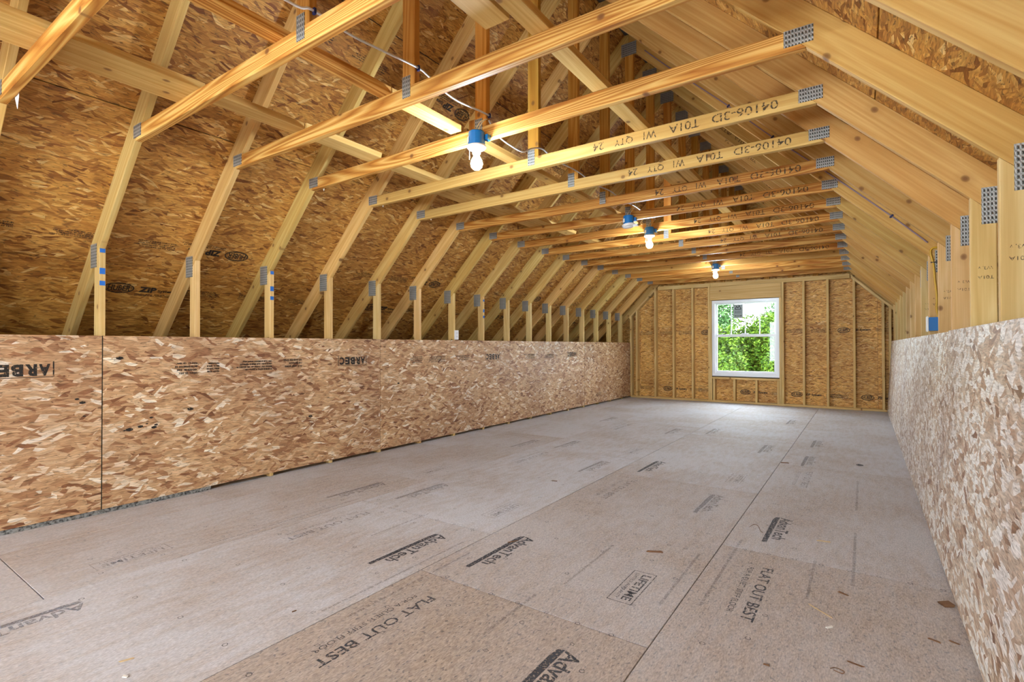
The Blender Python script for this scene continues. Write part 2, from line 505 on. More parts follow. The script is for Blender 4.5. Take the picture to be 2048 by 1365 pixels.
# ================================================================== FLOOR
floor = tag(empty('floor', (MID, 4, 0)), 'dusty tongue and groove subfloor sheets with printed lettering', 'floor', kind='structure')
wbox('floor_base', -6.6, 2.7, YB - 0.2, 11.4, -0.06, -0.020, M_FLOOR, floor, (0.2, 0.2, 0.2), 0)
rows = [(-4.62, -3.918, 0.71 + 1.2, 0.75), (-3.914, -3.062, 0.71, 0.75), (-3.058, -1.872, 2.49 - 2.4384, 0.85), (-1.868, -0.682, 1.891, 0.45), (-0.678, 0.56, 3.11, 0.55)]
fpanels = []
for ri, (x0, x1, j, dust) in enumerate(rows):
    ys = []
    y = j
    while y > YB: y -= 2.4384
    while y < YF + 0.2: ys.append(y); y += 2.4384
    ys.append(y)
    for a, b in zip(ys, ys[1:]):
        a2, b2 = max(a, YB - 0.1), min(b, YF + 0.2)
        if b2 - a2 < 0.05: continue
        L = b2 - a2 - 0.0045
        d = dust + random.uniform(-0.06, 0.06)
        if ri == 3: d = 0.32 if b < 2.5 else 0.6
        if ri == 4: d = 0.55 if b < 3.5 else 0.7
        if a > 3.8: d = max(d, 0.85)
        pn = obj('floor_panel', box_mesh(L, x1 - x0, 0.019, M_FLOOR, 0.0012), frame(((x0 + x1) / 2, (a2 + b2) / 2, -0.0095), (0, 1, 0), (-1, 0, 0)), floor, (d, d, d))
        fpanels.append((x0, x1, a2, b2, pn))
def fpanel(x, y):
    for x0, x1, a, b, pn in fpanels:
        if x0 - 0.01 <= x <= x1 + 0.01 and a <= y <= b: return pn
    return fpanels[0][4]
RD, UD = (0, -1, 0), (1, 0, 0)      # floor print reads toward the camera end
ZP = 0.0006
def flat_out(x, y, mat):
    pn = fpanel(x, y)
    stamp('FLAT OUT BEST', (x, y - 0.305, ZP), RD, UD, 0.60, 0.052, mat, pn, 0.012)
    stamp('FOR A QUIET, STIFF FLOOR', (x - 0.078, y - 0.30, ZP), RD, UD, 0.53, 0.032, mat, pn)
def advan(x, y, mat):
    pn = fpanel(x, y)
    def bar(bm):
        vs = [(-0.26, 0.004), (0.26, -0.004), (0.26, -0.030), (-0.20, -0.030), (-0.25, -0.022)]
        bm.faces.new([bm.verts.new((a, b, 0)) for a, b in vs])
    stamp('AdvanTech', (x, y - 0.22, ZP), RD, UD, 0.44, 0.072, mat, pn, 0.02)
    obj('printed_bar', flat_mesh('advbar', bar, mat), frame((x - 0.045, y - 0.26, ZP), RD, UD), pn)
def lifetime(x, y, mat):
    pn = fpanel(x, y)
    def fr(bm):
        w, h, t = 0.175, 0.058, 0.004
        quad(bm, -w, w, h - t, h); quad(bm, -w, w, -h, -h + t); quad(bm, -w, -w + t, -h, h); quad(bm, w - t, w, -h, h)
    obj('printed_frame', flat_mesh('lifebox', fr, mat), frame((x, y - 0.175, ZP), RD, UD), pn)
    stamp('LIFETIME', (x + 0.018, y - 0.175, ZP), RD, UD, 0.29, 0.044, mat, pn, 0.015)
    stamp('LIMITED WARRANTY', (x - 0.028, y - 0.175, ZP), RD, UD, 0.29, 0.018, mat, pn)
for (x, y, m) in [(-1.622, 1.718, M_INKF), (-2.81, 2.339, M_INKD), (-0.41, 2.909, M_INKF), (-2.81, 4.74, M_INKD), (-0.41, 5.33, M_INKD), (-1.62, 4.15, M_INKD), (-2.81, 7.14, M_INKD)]:
    flat_out(x, y, m)
for (x, y, m) in [(-1.635, 2.573, M_INKF), (-2.085, 2.31, M_INKF), (-0.89, 1.70, M_INKF), (-3.28, 2.91, M_INKD), (-2.83, 3.18, M_INKD), (-2.84, 0.80, M_INKD), (-0.425, 3.81, M_INKF),
                  (-0.90, 4.116, M_INKD), (-3.24, 5.28, M_INKD), (-2.80, 5.51, M_INKD), (-2.08, 4.69, M_INKD), (-1.63, 4.99, M_INKF), (-0.87, 6.5, M_INKD), (-0.43, 6.08, M_INKD), (-2.07, 7.1, M_INKD), (-1.63, 7.4, M_INKD), (-3.24, 7.65, M_INKD), (-0.87, 8.9, M_INKD), (-0.43, 7.15, M_INKD)]:
    advan(x, y, m)
for (x, y, m) in [(-0.91, 2.505, M_INKF), (-3.285, 1.301, M_INKD), (-2.08, 3.08, M_INKD), (-3.27, 3.66, M_INKD), (-0.91, 4.9, M_INKD), (-2.08, 5.5, M_INKD)]:
    lifetime(x, y, m)
def smudge(bm):
    ring(bm, 0.05, 0.03, 0.03)
obj('print_mark', flat_mesh('smudge', smudge, M_INKF), frame((-0.04, 5.91, ZP), RD, UD), fpanel(-0.04, 5.91))
# fine print lines beside the long seams and faint centre lines
for i, (x, y, l) in enumerate([(-1.93, 1.75, 1.1), (-1.80, 1.75, 0.9), (-0.60, 2.6, 1.3), (-0.75, 2.5, 0.8), (-3.12, 1.9, 1.2), (-1.25, 1.75, 0.5), (-1.19, 2.4, 0.7), (-0.22, 2.9, 0.5), (-0.05, 3.3, 0.9), (-0.05, 4.6, 1.2), (-2.45, 2.3, 0.5)]):
    obj('fine_print', dashes('fp%d' % i, l, 0.022, 1, M_INKD), frame((x, y, ZP), RD, UD), fpanel(x, y))
# fastener circles: rows of small printed rings and nail heads
def nailring(bm): ring(bm, 0.011, 0.011, 0.0028, seg=14)
def naildiamond(bm): ring(bm, 0.014, 0.010, 0.003, seg=4)
rr = random.Random(5)
cand = []
for k in range(1, 8): cand.append((-1.87 + 1.19 * k / 8, 1.891))
for k in range(1, 9): cand.append((-0.68 + 1.1 * k / 9, 3.11))
for k in range(1, 8): cand.append((-3.06 + 1.19 * k / 8, 2.49))
for jx in (-2.75, -2.35, -1.55, -1.2, -0.36, -0.95, -3.4, -2.0, -1.73, -0.55, -0.81, -2.95, -3.17):
    yy = 0.9
    while yy < 5.2:
        cand.append((jx + rr.uniform(-0.05, 0.05), yy + rr.uniform(-0.1, 0.1))); yy += rr.uniform(0.25, 0.5)
for i, (x, y) in enumerate(cand):
    f = nailring if i % 4 else naildiamond
    obj('fastener_mark', flat_mesh(f.__name__, f, M_INKF), frame((x, y, ZP), (math.cos(i), math.sin(i), 0), (-math.sin(i), math.cos(i), 0)), fpanel(x, y))

# ================================================================== KNEE WALLS
wall_left = tag(empty('wall_left', (XL, 4, 0)), 'low wall of raw strand board sheets along the left studs', 'wall', kind='structure')
ZLB, ZLT = 0.032, 1.2163
lpan = []
ys = [Y0 - 4.877, Y0 - 2.4384, Y0, Y0 + 2.4384, Y0 + 4.8768, Y0 + 7.3152, YF - 0.02]
for i, (a, b) in enumerate(zip(ys, ys[1:])):
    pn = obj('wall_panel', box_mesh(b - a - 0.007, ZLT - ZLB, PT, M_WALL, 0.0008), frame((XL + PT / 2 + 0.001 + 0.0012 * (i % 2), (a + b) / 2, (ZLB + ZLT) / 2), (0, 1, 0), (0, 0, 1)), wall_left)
    lpan.append((a, b, pn))
wbox('panel_joint_strip', XL - 0.004, XL + 0.001, Y0 - 0.006, Y0 + 0.006, ZLB, ZLT, M_TEAL, wall_left, bevel=0)
M_GRIT = None
def grit():
    k = NT('grey_gritty_board_edge')
    v = k.coords()
    n = k.noise(k.vmath('MULTIPLY', v, (60, 60, 60)), 1.0, 2.0, 0.7)
    k.link(k.ramp(n.outputs[0], [(0.35, srgb(48, 46, 44)), (0.6, srgb(150, 150, 146))]), k.bsdf.inputs['Base Color'])
    return k.m
wbox('dusty_base_strip', XL - 0.02, XL + 0.004, -1.5, 2.0, 0.0005, ZLB - 0.001, grit(), wall_left, bevel=0)
def lp(y):
    for a, b, pn in lpan:
        if a <= y < b: return pn
XS = XL + PT + 0.0032
UDN = (0, 0, -1); RLW = (0, 1, 0)  # wall text is printed upside down: reads toward -Y
def wallmark(y, z, body, w, h): stamp(body, (XS, y, z), (0, -1, 0), UDN, w, h, M_INK, lp(y), 0.025)
RW = {}
for yc in (0.86, 3.36, 5.75, 8.1):
    for li, ch in enumerate('ARBEC'): stamp(ch, (XS, yc + 0.128 - 0.064 * li, 0.995), (0, -1, 0), UDN, 0.056, 0.075, M_INK, lp(yc), 0.05, 'letter')
    def fr(bm): quad(bm, -0.175, -0.168, -0.05, 0.05); quad(bm, 0.168, 0.175, -0.05, 0.05); quad(bm, -0.17, 0.17, 0.046, 0.05); 
    obj('printed_bracket', flat_mesh('arb', fr, M_INK), frame((XS, yc, 0.998), (0, -1, 0), UDN), lp(yc))
for i, (y, z, w, h, rws) in enumerate([(1.815, 0.975, 0.15, 0.10, 4), (2.0, 0.975, 0.11, 0.085, 4), (2.34, 0.98, 0.32, 0.09, 4), (2.72, 0.99, 0.14, 0.085, 3), (4.25, 0.985, 0.2, 0.08, 4), (4.6, 0.985, 0.3, 0.08, 4), (5.1, 0.99, 0.25, 0.07, 3), (0.45, 0.97, 0.2, 0.09, 4), (6.7, 0.98, 0.3, 0.08, 4), (7.3, 0.98, 0.3, 0.07, 3), (9.2, 0.2, 0.25, 0.07, 3)]):
    obj('fine_print', dashes('wl%d' % i, w, h, rws, M_INK), frame((XS, y, z), (0, -1, 0), UDN), lp(y))

def knot(bm): bm.faces.new([bm.verts.new((0.016 * math.cos(i * 0.524) * (1 + 0.15 * (i % 3)), 0.008 * math.sin(i * 0.524) * (1 + 0.2 * (i % 2)), 0)) for i in range(12)])
for i, (y, z) in enumerate([(1.385, 1.061), (1.151, 0.795), (1.18, 0.769), (1.19, 0.678), (1.842, 0.66), (1.58, 0.624), (1.512, 0.567), (1.416, 0.551), (1.445, 0.554), (1.61, 0.568), (1.597, 0.551), (2.483, 0.815), (2.881, 0.485), (3.397, 0.391), (3.982, 0.728), (1.552, 0.582)]):
    sc = (1.3, 0.7, 1.0, 0.5)[i % 4]
    obj('knot', flat_mesh('knot', knot, M_INK), frame((XS, y, z), (0, 1, 0), (0, 0, 1)) @ Matrix.Diagonal((sc, sc, 1, 1)), lp(y))

wall_right = tag(empty('wall_right', (XR, 4, 0)), 'low wall of strand board sheets with painted white sheen along the right studs', 'wall', kind='structure')
XT, XBt = XR - 0.012, 0.326
hgt = math.hypot(1.225, XT - XBt)
ys = [Y0 - 4.877, Y0 - 2.4384, Y0, Y0 + 2.4384, Y0 + 4.8768, Y0 + 7.3152, YF - 0.02]
for i, (a, b) in enumerate(zip(ys, ys[1:])):
    dz = 0.006 if b < 4 else 0.0
    up = Vector((XT - XBt, 0, 1.222)).normalized()
    c = Vector(((XT + XBt) / 2 + 0.004, (a + b) / 2, 0.613 + dz))
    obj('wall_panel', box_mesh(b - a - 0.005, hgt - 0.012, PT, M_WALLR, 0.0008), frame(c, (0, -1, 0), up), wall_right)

# ================================================================== ROOF SHEATHING
ceil = tag(empty('ceiling', (MID, 4, COUT)), 'steep gable roof deck of golden strand board over the trusses', 'ceiling', kind='structure')
q = math.sqrt(0.5)
rpan = []
for side, seams in ((-1, [0.0, 0.91, 1.762, 2.614, 3.466, 4.45]), (1, [0.0, 0.296, 1.148, 2.0, 2.852, 3.704, 4.45])):
    for ri, (s0, s1) in enumerate(zip(seams, seams[1:])):
        y = YB - 0.1 if ri % 2 else YB - 0.1 - 1.219
        base = Y0 - 7 * S - (0 if ri % 2 else 2 * S)
        ys = [base + i * 2.4384 for i in range(8)]
        for a, b in zip(ys, ys[1:]):
            a2, b2 = max(a, YB - 0.1), min(b, YF + 0.19)
            if b2 - a2 < 0.05: continue
            sc = (s0 + s1) / 2
            wd = (s1 - s0) / q - 0.004
            n_in = Vector((-side * q, 0, -q))
            c = Vector((MID + side * sc, (a2 + b2) / 2, COUT - sc)) - n_in * (PT / 2)
            ax = (0, 1, 0) if side < 0 else (0, -1, 0)
            M = frame(c, ax, Vector((-side * q, 0, q)))
            pn = obj('roof_panel', box_mesh(b2 - a2 - 0.004, wd - 0.002, PT, M_ROOF, 0.0015), M, ceil)
            rpan.append((side, s0, s1, a2, b2, pn))
for side in (-1, 1):
    n_in = Vector((-side * q, 0, -q))
    c = Vector((MID + side * 2.3, (YF + YB) / 2, COUT - 2.3)) - n_in * (PT + 0.012)
    obj('roof_underlay', box_mesh(YF - YB + 0.8, 6.6, 0.02, M_DARKGAP, 0), frame(c, (0, 1, 0), Vector((-side * q, 0, q))), ceil)  # added outer layer that blocks sky light leaking through the roof seams
obj('ridge_vent', box_mesh(YF - YB, 0.09, 0.02, M_VENT, 0.003), frame((MID, (YF + YB) / 2, COUT - 0.045), (0, 1, 0), (1, 0, 0)), ceil)
def rp(side, s, y):
    for sd, s0, s1, a, b, pn in rpan:
        if sd == side and s0 <= s <= s1 and a <= y <= b: return pn
    return rpan[0][5]
def oval(bm): ring(bm, 0.098, 0.052, 0.010); ring(bm, 0.084, 0.040, 0.004)
def huber(side, s, y, flip, mat=M_INK):
    pn = rp(side, s, y)
    n_in = Vector((-side * q, 0, -q))
    loc = Vector((MID + side * s, y, COUT - s)) + n_in * 0.0009
    up = Vector((-side * q, 0, q)); rd = Vector((0, 1, 0)) if side < 0 else Vector((0, -1, 0))
    if flip: up, rd = -up, -rd
    obj('printed_oval', flat_mesh('oval', oval, mat), frame(loc, rd, up), pn)
    stamp('HUBER', loc, rd, up, 0.145, 0.055, mat, pn, 0.03)
    l2 = loc + rd * 0.2
    stamp('ZIP', l2 + rd * -0.01, rd + up * 0.0, up, 0.12, 0.056, mat, pn, 0.055)
    stamp('System', l2 + rd * 0.12 - up * 0.008, rd, up, 0.12, 0.035, mat, pn, 0.035)
    obj('fine_print', dashes('hz', 0.34, 0.03, 2, mat), frame(l2 + rd * 0.08 - up * 0.055, rd, up), pn)
    for kk, (dd, ww, hh, rw) in enumerate(((0.62, 0.30, 0.07, 4), (1.05, 0.28, 0.06, 4), (1.5, 0.22, 0.05, 3))):
        l3 = loc + rd * dd
        sy = l3.y
        obj('fine_print', dashes('hq%d' % kk, ww, hh, rw, mat), frame(l3, rd, up), rp(side, s, max(YB, min(YF, sy))))
for y in (1.52, 3.95, 6.38, 8.8): huber(-1, 2.77, y, False)
for y in (2.25, 4.69, 7.12, 9.5): huber(-1, 2.455, y, True)
for y in (3.6, 6.0, 8.4): huber(-1, 1.09, y, True)
for y in (1.1, 3.5, 5.9, 8.3): huber(1, 1.86, y, True)

# ================================================================== TRUSSES
def truss_label(n):
    return {-3: 'pine roof truss behind the camera, carrying a lit bulb', -2: 'pine roof truss standing directly above the camera',
            -1: 'nearest pine roof truss, its orange tie crossing the upper left corner',
            0: 'pine roof truss whose left stud has blue spray marks, beside the teal panel joint',
            1: 'pine roof truss with strongly grained orange tie just before the nearest lit bulb',
            2: 'pine roof truss carrying the nearest lit bulb',
            3: 'first stamped pine roof truss behind the nearest lit bulb',
            4: 'second stamped pine roof truss behind the nearest lit bulb',
            5: 'pine roof truss just before the round unlit ceiling fixture',
            6: 'pine roof truss carrying the round unlit ceiling fixture',
            7: 'pine roof truss carrying the middle lit bulb',
            8: 'first pine roof truss behind the middle lit bulb',
            9: 'second pine roof truss behind the middle lit bulb',
            10: 'third pine roof truss behind the middle lit bulb',
            11: 'pine roof truss just before the farthest lit bulb',
            12: 'pine roof truss carrying the farthest lit bulb',
            13: 'first pine roof truss behind the farthest lit bulb',
            14: 'second last pine roof truss before the window wall',
            15: 'last pine roof truss, right in front of the window wall'}[n]
def P(side, pts): return [(MID + side * s, z) for s, z in pts]
TH = 0.019
GRP = 'pine roof trusses'
plate_shapes = [('tl', -1.720, 2.470, 0.112, 0.078), ('tr', 1.725, 2.470, 0.112, 0.072), ('kl', -2.452, 1.772, 0.112, 0.165), ('kr', 2.445, 1.772, 0.112, 0.165), ('kp', -0.016, 2.50, 0.058, 0.112), ('rg', 0.0, 4.16, 0.16, 0.13)]
ties = {}; truss = {}
for n in range(-3, 16):
    yc = Y0 + n * S
    t = tag(empty('roof_truss', (MID, yc, 0)), truss_label(n), 'roof truss', GRP)
    truss[n] = t
    rn = random.Random(100 + n)
    tv = lambda a=0.06: (1 + rn.uniform(-a, a), 1 + rn.uniform(-a, a) * 0.8, 1 + rn.uniform(-a, a))
    for side, nm in ((-1, 'rl'), (1, 'rr')):
        poly = P(side, [(0, CIN), (0, COUT), (COUT - 0.001, 0.001), (CIN, 0.001)])
        c = tv(); k = 1.0 if side < 0 else 0.92  # right rafters tinted darker and browner to offset the light from behind
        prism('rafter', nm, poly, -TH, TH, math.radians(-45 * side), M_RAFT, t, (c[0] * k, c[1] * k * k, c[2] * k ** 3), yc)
        poly = P(side, [(W, 0.001), (W + 0.089, 0.001), (W + 0.089, CIN - W - 0.089), (W, CIN - W)])
        prism('knee_stud', nm + 's', poly, -TH, TH, math.pi / 2, M_STUD, t, tv(), yc)
    poly = P(1, [(-(CIN - ZT0), ZT0), (CIN - ZT0, ZT0), (CIN - ZT1, ZT1), (-(CIN - ZT1), ZT1)])
    # orange grain nearer the camera, far ties tinted darker to offset the bulb light
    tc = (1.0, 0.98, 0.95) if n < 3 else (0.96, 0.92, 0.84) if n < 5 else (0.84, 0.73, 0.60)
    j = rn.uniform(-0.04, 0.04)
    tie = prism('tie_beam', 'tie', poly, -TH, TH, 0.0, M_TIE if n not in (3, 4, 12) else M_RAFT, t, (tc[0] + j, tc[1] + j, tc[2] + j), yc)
    ties[n] = tie
    poly = P(1, [(-0.045, ZT1 + 0.0005), (0.044, ZT1 + 0.0005), (0.044, CIN - 0.045), (0, CIN - 0.001), (-0.045, CIN - 0.046)])
    prism('king_post', 'king', poly, -TH, TH, math.pi / 2, M_KING, t, tv(0.1), yc)
    for key, s, z, w, h in plate_shapes:
        obj('nail_plate', box_mesh(w, h, 0.0016, M_PLATE, 0), frame((MID + s, yc - TH - 0.0009, z), (1, 0, 0), (0, 0, 1)), t)
    if 3 <= n <= 9 or n == 11:
        for word, xa, xb in (('04106-3D', -0.375, -0.72), ('T01A', -0.79, -0.97), ('W1', -1.05, -1.13), ('QTY', -1.20, -1.325), ('24', -1.40, -1.475)):
            stamp(word, ((xa + xb) / 2, yc - TH - 0.0006, 2.460), (-1, 0, 0), (0, 0, -1), xa - xb, 0.05, M_INKT, tie, 0.004)
    if 0 <= n <= 7:
        st = [c for c in t.children if c.name.startswith('knee_stud')][1]
        stamp("W3, v", (MID + W + 0.05, yc - TH - 0.0006, 1.493), (-1, 0, 0), (0, 0, -1), 0.05, 0.017, M_INKT, st)
        stamp('T01A', (MID + W + 0.05, yc - TH - 0.0006, 1.45), (-1, 0, 0), (0, 0, -1), 0.055, 0.015, M_INKT, st)
    if n in (8, 9, 11, 13):
        ra = [c for c in t.children if c.name.startswith('rafter')][1]
        stamp('T01A  QTY 24', (MID + 0.72, yc - TH - 0.0006, CIN + 0.1 - 0.72), (-q, 0, q), (-q, 0, -q), 0.5, 0.05, M_INKT, ra)
    if n in (0, 2, 7):
        st = [c for c in t.children if c.name.startswith('knee_stud')][0]
        for z0, z1 in ((1.788, 1.816), (1.640, 1.682), (1.562, 1.594)):
            dz = -0.005 * n
            wbox('spray_mark', XL - 0.0002, XL + 0.0008, yc - 0.015 if z0 > 1.7 else yc - 0.016, yc + 0.016, z0 + dz, z1 + dz, M_BLUE, st, bevel=0)

# lateral bracing boards lying on top of the ties
braces = [
 (-3.005, -2.872, -1.9, 1.30, 'pale bracing board on the ties, upper left, ending at the nearest grained tie', (1, 1, 0.98), M_RAFT),
 (-3.145, -3.009, -1.9, 1.305, 'outer board of the doubled bracing in the upper left corner', (0.98, 0.96, 0.95), M_RAFT),
 (-3.002, -2.872, 1.304, 1.886, 'short grey tan bracing board on the left, between the two orange ties', (0.92, 0.88, 0.86), M_RAFT),
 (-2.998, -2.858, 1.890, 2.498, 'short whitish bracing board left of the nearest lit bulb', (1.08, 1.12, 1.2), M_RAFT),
 (-3.003, -2.865, 2.502, 4.2, 'long bracing board left of the nearest lit bulb, behind its tie', (1, 1, 1), M_RAFT),
 (-3.148, -3.010, 3.2, 5.2, 'outer lapped bracing board on the left, above the stamped ties', (0.98, 0.95, 0.93), M_RAFT),
 (-3.003, -2.868, 4.204, 7.2, 'left bracing board over the middle of the room', (0.98, 0.97, 0.95), M_RAFT),
 (-3.003, -2.868, 7.204, 10.45, 'left bracing board reaching the window wall', (0.98, 0.97, 0.95), M_RAFT),
 (-2.178, -2.088, -1.9, 1.888, 'orange brown bracing board beside the king posts at the top', (0.98, 0.9, 0.82), M_TIE),
 (-2.178, -2.088, 1.893, 2.470, 'short white lit bracing board ending at the nearest blue lamp box', (1.1, 1.12, 1.16), M_RAFT),  # whitened tint paints in the light of the nearby bulb
 (-2.178, -2.088, 2.52, 5.9, 'bracing board beside the king posts behind the nearest bulb', (1.02, 1.0, 0.98), M_RAFT),
 (-2.178, -2.088, 5.905, 10.45, 'bracing board beside the king posts near the window wall', (1.0, 0.96, 0.92), M_RAFT),
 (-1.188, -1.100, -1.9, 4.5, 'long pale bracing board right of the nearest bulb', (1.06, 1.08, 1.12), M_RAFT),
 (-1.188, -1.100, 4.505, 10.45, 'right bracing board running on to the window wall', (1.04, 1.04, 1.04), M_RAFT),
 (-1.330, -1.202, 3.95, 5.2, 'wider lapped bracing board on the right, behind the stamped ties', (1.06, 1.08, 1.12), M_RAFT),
 (-1.331, -1.204, -1.9, 1.735, 'broad loose board with a sawn end at the top centre', (1.02, 1.0, 0.96), M_RAFT)]
for x0, x1, ya, yb, lab, col, mt in braces:
    b = wbox('bracing_board', x0, x1, ya, yb, ZT1 + 0.0008, ZT1 + 0.0388, mt, None, col)
    tag(b, lab, 'board', 'bracing boards on the ties')
blk = wbox('wood_block', -2.085, -1.998, 2.54, 2.578, ZT1 + 0.001, ZT1 + 0.09, M_KING, None, (0.7, 0.62, 0.6))
tag(blk, 'small brown wood block behind the nearest blue lamp box', 'wood block')

# ================================================================== GABLE WALL WITH WINDOW
wb = tag(empty('wall_back', (MID, YF, 0)), 'framed gable wall with golden sheathing and a window', 'wall', kind='structure')
WX0, WX1, WZ0, WZ1 = -2.544, -1.324, 0.532, 2.055
YS = YF + 0.14
# sheathing sheets around the window
def sheet(x0, x1, z0, z1): 
    obj('sheathing_panel', box_mesh(x1 - x0 - 0.003, z1 - z0 - 0.003, PT, M_GABLE, 0), frame(((x0 + x1) / 2, YS + PT / 2, (z0 + z1) / 2), (1, 0, 0), (0, 0, 1)), wb)
OX0, OX1, OZ0, OZ1 = WX0 + 0.05, WX1 - 0.05, WZ0 + 0.05, WZ1 - 0.05
for z0, z1 in ((0.0, 0.3), (0.3, OZ0), (OZ0, 1.55), (1.55, OZ1)):
    for x0, x1 in ((-6.4, -4.1), (-4.1, OX0), (OX1, 0.2), (0.2, 2.4)): sheet(x0, x1, z0, z1)
sheet(OX0, OX1, 0.0, 0.3); sheet(OX0, OX1, 0.3, OZ0)
for x0, x1 in ((-6.4, -4.1), (-4.1, MID), (MID, 0.2), (0.2, 2.4)): sheet(x0, x1, OZ1, 2.79)
for x0, x1 in ((-4.1, MID), (MID, 0.2)): sheet(x0, x1, 2.79, 4.5)
for x0, x1, z0, z1 in ((-6.6, OX0, -0.05, 4.7), (OX1, 2.6, -0.05, 4.7), (OX0, OX1, -0.05, OZ0), (OX0, OX1, OZ1, 4.7)):
    wbox('siding', x0, x1, YS + PT + 0.001, YS + PT + 0.03, z0, z1, M_DARKGAP, wb, bevel=0)  # added backing that keeps sky light out of the gable seams
zt = 2.345
def rake(x): return CIN - abs(x - MID) - 0.055
for x in (-4.165, -3.747, -3.354, -2.957, -2.626, -1.245 - 0.04, -0.939, -0.559, -0.159, 0.258):
    top = min(zt, min(rake(x), rake(x + 0.038)))
    poly = [(x, 0.039), (x + 0.038, 0.039), (x + 0.038, min(zt, rake(x + 0.038))), (x, min(zt, rake(x)))]
    prism('stud', ('gs', x), poly, YF, YF + 0.139, math.pi / 2, M_STUD, wb)
for x in (-4.30, 0.355):
    poly = [(x, 0.039), (x + 0.038, 0.039), (x + 0.038, rake(x + 0.038)), (x, rake(x))]
    prism('stud', ('gs', x), poly, YF, YF + 0.139, math.pi / 2, M_STUD, wb)
for x in (-2.586, -1.325):
    wbox('jack_stud', x, x + 0.037, YF, YF + 0.139, 0.039, WZ1 + 0.01, M_STUD, wb)
for x in (-2.535, -2.148, -1.747, -1.366):
    wbox('cripple_stud', x, x + 0.038, YF, YF + 0.139, 0.039, 0.470, M_STUD, wb)
wbox('window_sill_plate', -2.548, -1.326, YF, YF + 0.139, 0.471, 0.509, M_STUD, wb)
wbox('header', -2.587, -1.289, YF + 0.002, YF + 0.139, WZ1 + 0.012, zt - 0.001, M_STUD, wb, (0.95, 0.9, 0.84))
wbox('bottom_plate', XL + 0.02, XR - 0.02, YF - 0.001, YF + 0.139, 0.0005, 0.0385, M_STUD, wb)
wbox('top_plate', MID - 1.72, -2.58, YF, YF + 0.139, zt + 0.001, zt + 0.077, M_STUD, wb)
wbox('top_plate', -2.578, MID + 1.75, YF, YF + 0.139, zt + 0.001, zt + 0.077, M_STUD, wb, (0.97, 0.94, 0.9))
for side in (-1, 1):
    s0, s1 = 1.76, W + 0.02
    poly = P(side, [(s0, CIN - s0 - 0.001), (s1, CIN - s1 - 0.001), (s1, CIN - s1 - 0.055), (s0, CIN - s0 - 0.055)])
    prism('rake_plate', ('rk', side), poly, YF, YF + 0.139, math.radians(-45 * side), M_STUD, wb)
    poly = P(side, [(0, CIN), (0, COUT - 0.001), (COUT - 0.002, 0.001), (CIN, 0.001)])
    prism('gable_rafter', ('gr', side), poly, YF + 0.05, YF + 0.088, math.radians(-45 * side), M_RAFT, wb)
for i in range(-3, 4):
    x = MID + i * 0.4064
    poly = [(x - 0.045, zt + 0.08), (x + 0.045, zt + 0.08), (x + 0.045, CIN - abs(x + 0.045 - MID)), (x - 0.045, CIN - abs(x - 0.045 - MID))]
    prism('gable_stud', ('gg', i), poly, YF + 0.05, YF + 0.088, math.pi / 2, M_KING, wb)
for i, (x, z) in enumerate([(-2.70, 1.42), (-0.30, 1.42), (-3.5, 0.22), (-1.05, 0.22), (-1.95, 0.22), (0.05, 0.22)]):
    loc = Vector((x, YS - 0.0008, z)); rd = (1, 0, 0); up = (0, 0, 1)
    obj('printed_oval', flat_mesh('oval', oval, M_INK), frame(loc, rd, up), wb)
    stamp('HUBER', loc, rd, up, 0.145, 0.055, M_INK, wb, 0.03)
    stamp('ZIP System', loc + Vector((0.27, 0, 0)), rd, up, 0.26, 0.055, M_INK, wb, 0.04)
    obj('fine_print', dashes('gz', 0.3, 0.06, 4, M_INK), frame(loc + Vector((0.62, 0, 0)), rd, up), wb)
for i, (x, z) in enumerate([(-3.95, 0.22), (-2.7, 0.22), (-0.35, 0.22), (-3.95, 1.42), (-3.5, 1.42), (-3.1, 1.42), (-1.05, 1.42), (-0.65, 1.42)]):
    obj('fine_print', dashes('gy%d' % (i % 3), 0.32, 0.075, 4, M_INK), frame((x, YS - 0.0008, z), (1, 0, 0), (0, 0, 1)), wb)

# ---------------------------------------------------------------- window
win = tag(empty('window_1', ((WX0 + WX1) / 2, YF, WZ0)), 'white vinyl double hung window in the gable wall', 'window', kind='structure')
def rect_frame(name, x0, x1, z0, z1, y0, y1, wl, wr, wbm, wt, mat, parent):
    bm = bmesh.new()
    add_box(bm, x0, x0 + wl, y0, y1, z0, z1); add_box(bm, x1 - wr, x1, y0, y1, z0, z1)
    add_box(bm, x0 + wl, x1 - wr, y0, y1, z0, z0 + wbm); add_box(bm, x0 + wl, x1 - wr, y0, y1, z1 - wt, z1)
    return obj(name, bm_mesh(name, bm, mat), None, parent)
rect_frame('frame', WX0, WX1, WZ0, WZ1, YF - 0.008, YF + 0.13, 0.055, 0.055, 0.055, 0.055, M_VINYL, win)
rect_frame('shadow_strip', WX0 - 0.006, WX1 + 0.009, WZ0 - 0.014, WZ1 + 0.006, YF + 0.001, YF + 0.10, 0.006, 0.009, 0.014, 0.006, M_DARKGAP, win)  # dark strip painted in for the shadow line round the frame
zm = 1.345
sl = rect_frame('lower_sash', WX0 + 0.056, WX1 - 0.056, WZ0 + 0.056, zm + 0.026, YF + 0.030, YF + 0.062, 0.036, 0.036, 0.05, 0.052, M_VINYL, win)
su = rect_frame('upper_sash', WX0 + 0.056, WX1 - 0.056, zm - 0.012, WZ1 - 0.056, YF + 0.066, YF + 0.098, 0.034, 0.034, 0.03, 0.026, M_VINYL, win)
wbox('pane', WX0 + 0.091, WX1 - 0.091, YF + 0.044, YF + 0.048, WZ0 + 0.105, zm - 0.025, M_GLASS, sl, bevel=0)
wbox('pane', WX0 + 0.089, WX1 - 0.089, YF + 0.080, YF + 0.084, zm + 0.017, WZ1 - 0.081, M_GLASS, su, bevel=0)
gx0, gx1 = WX0 + 0.089, WX1 - 0.089
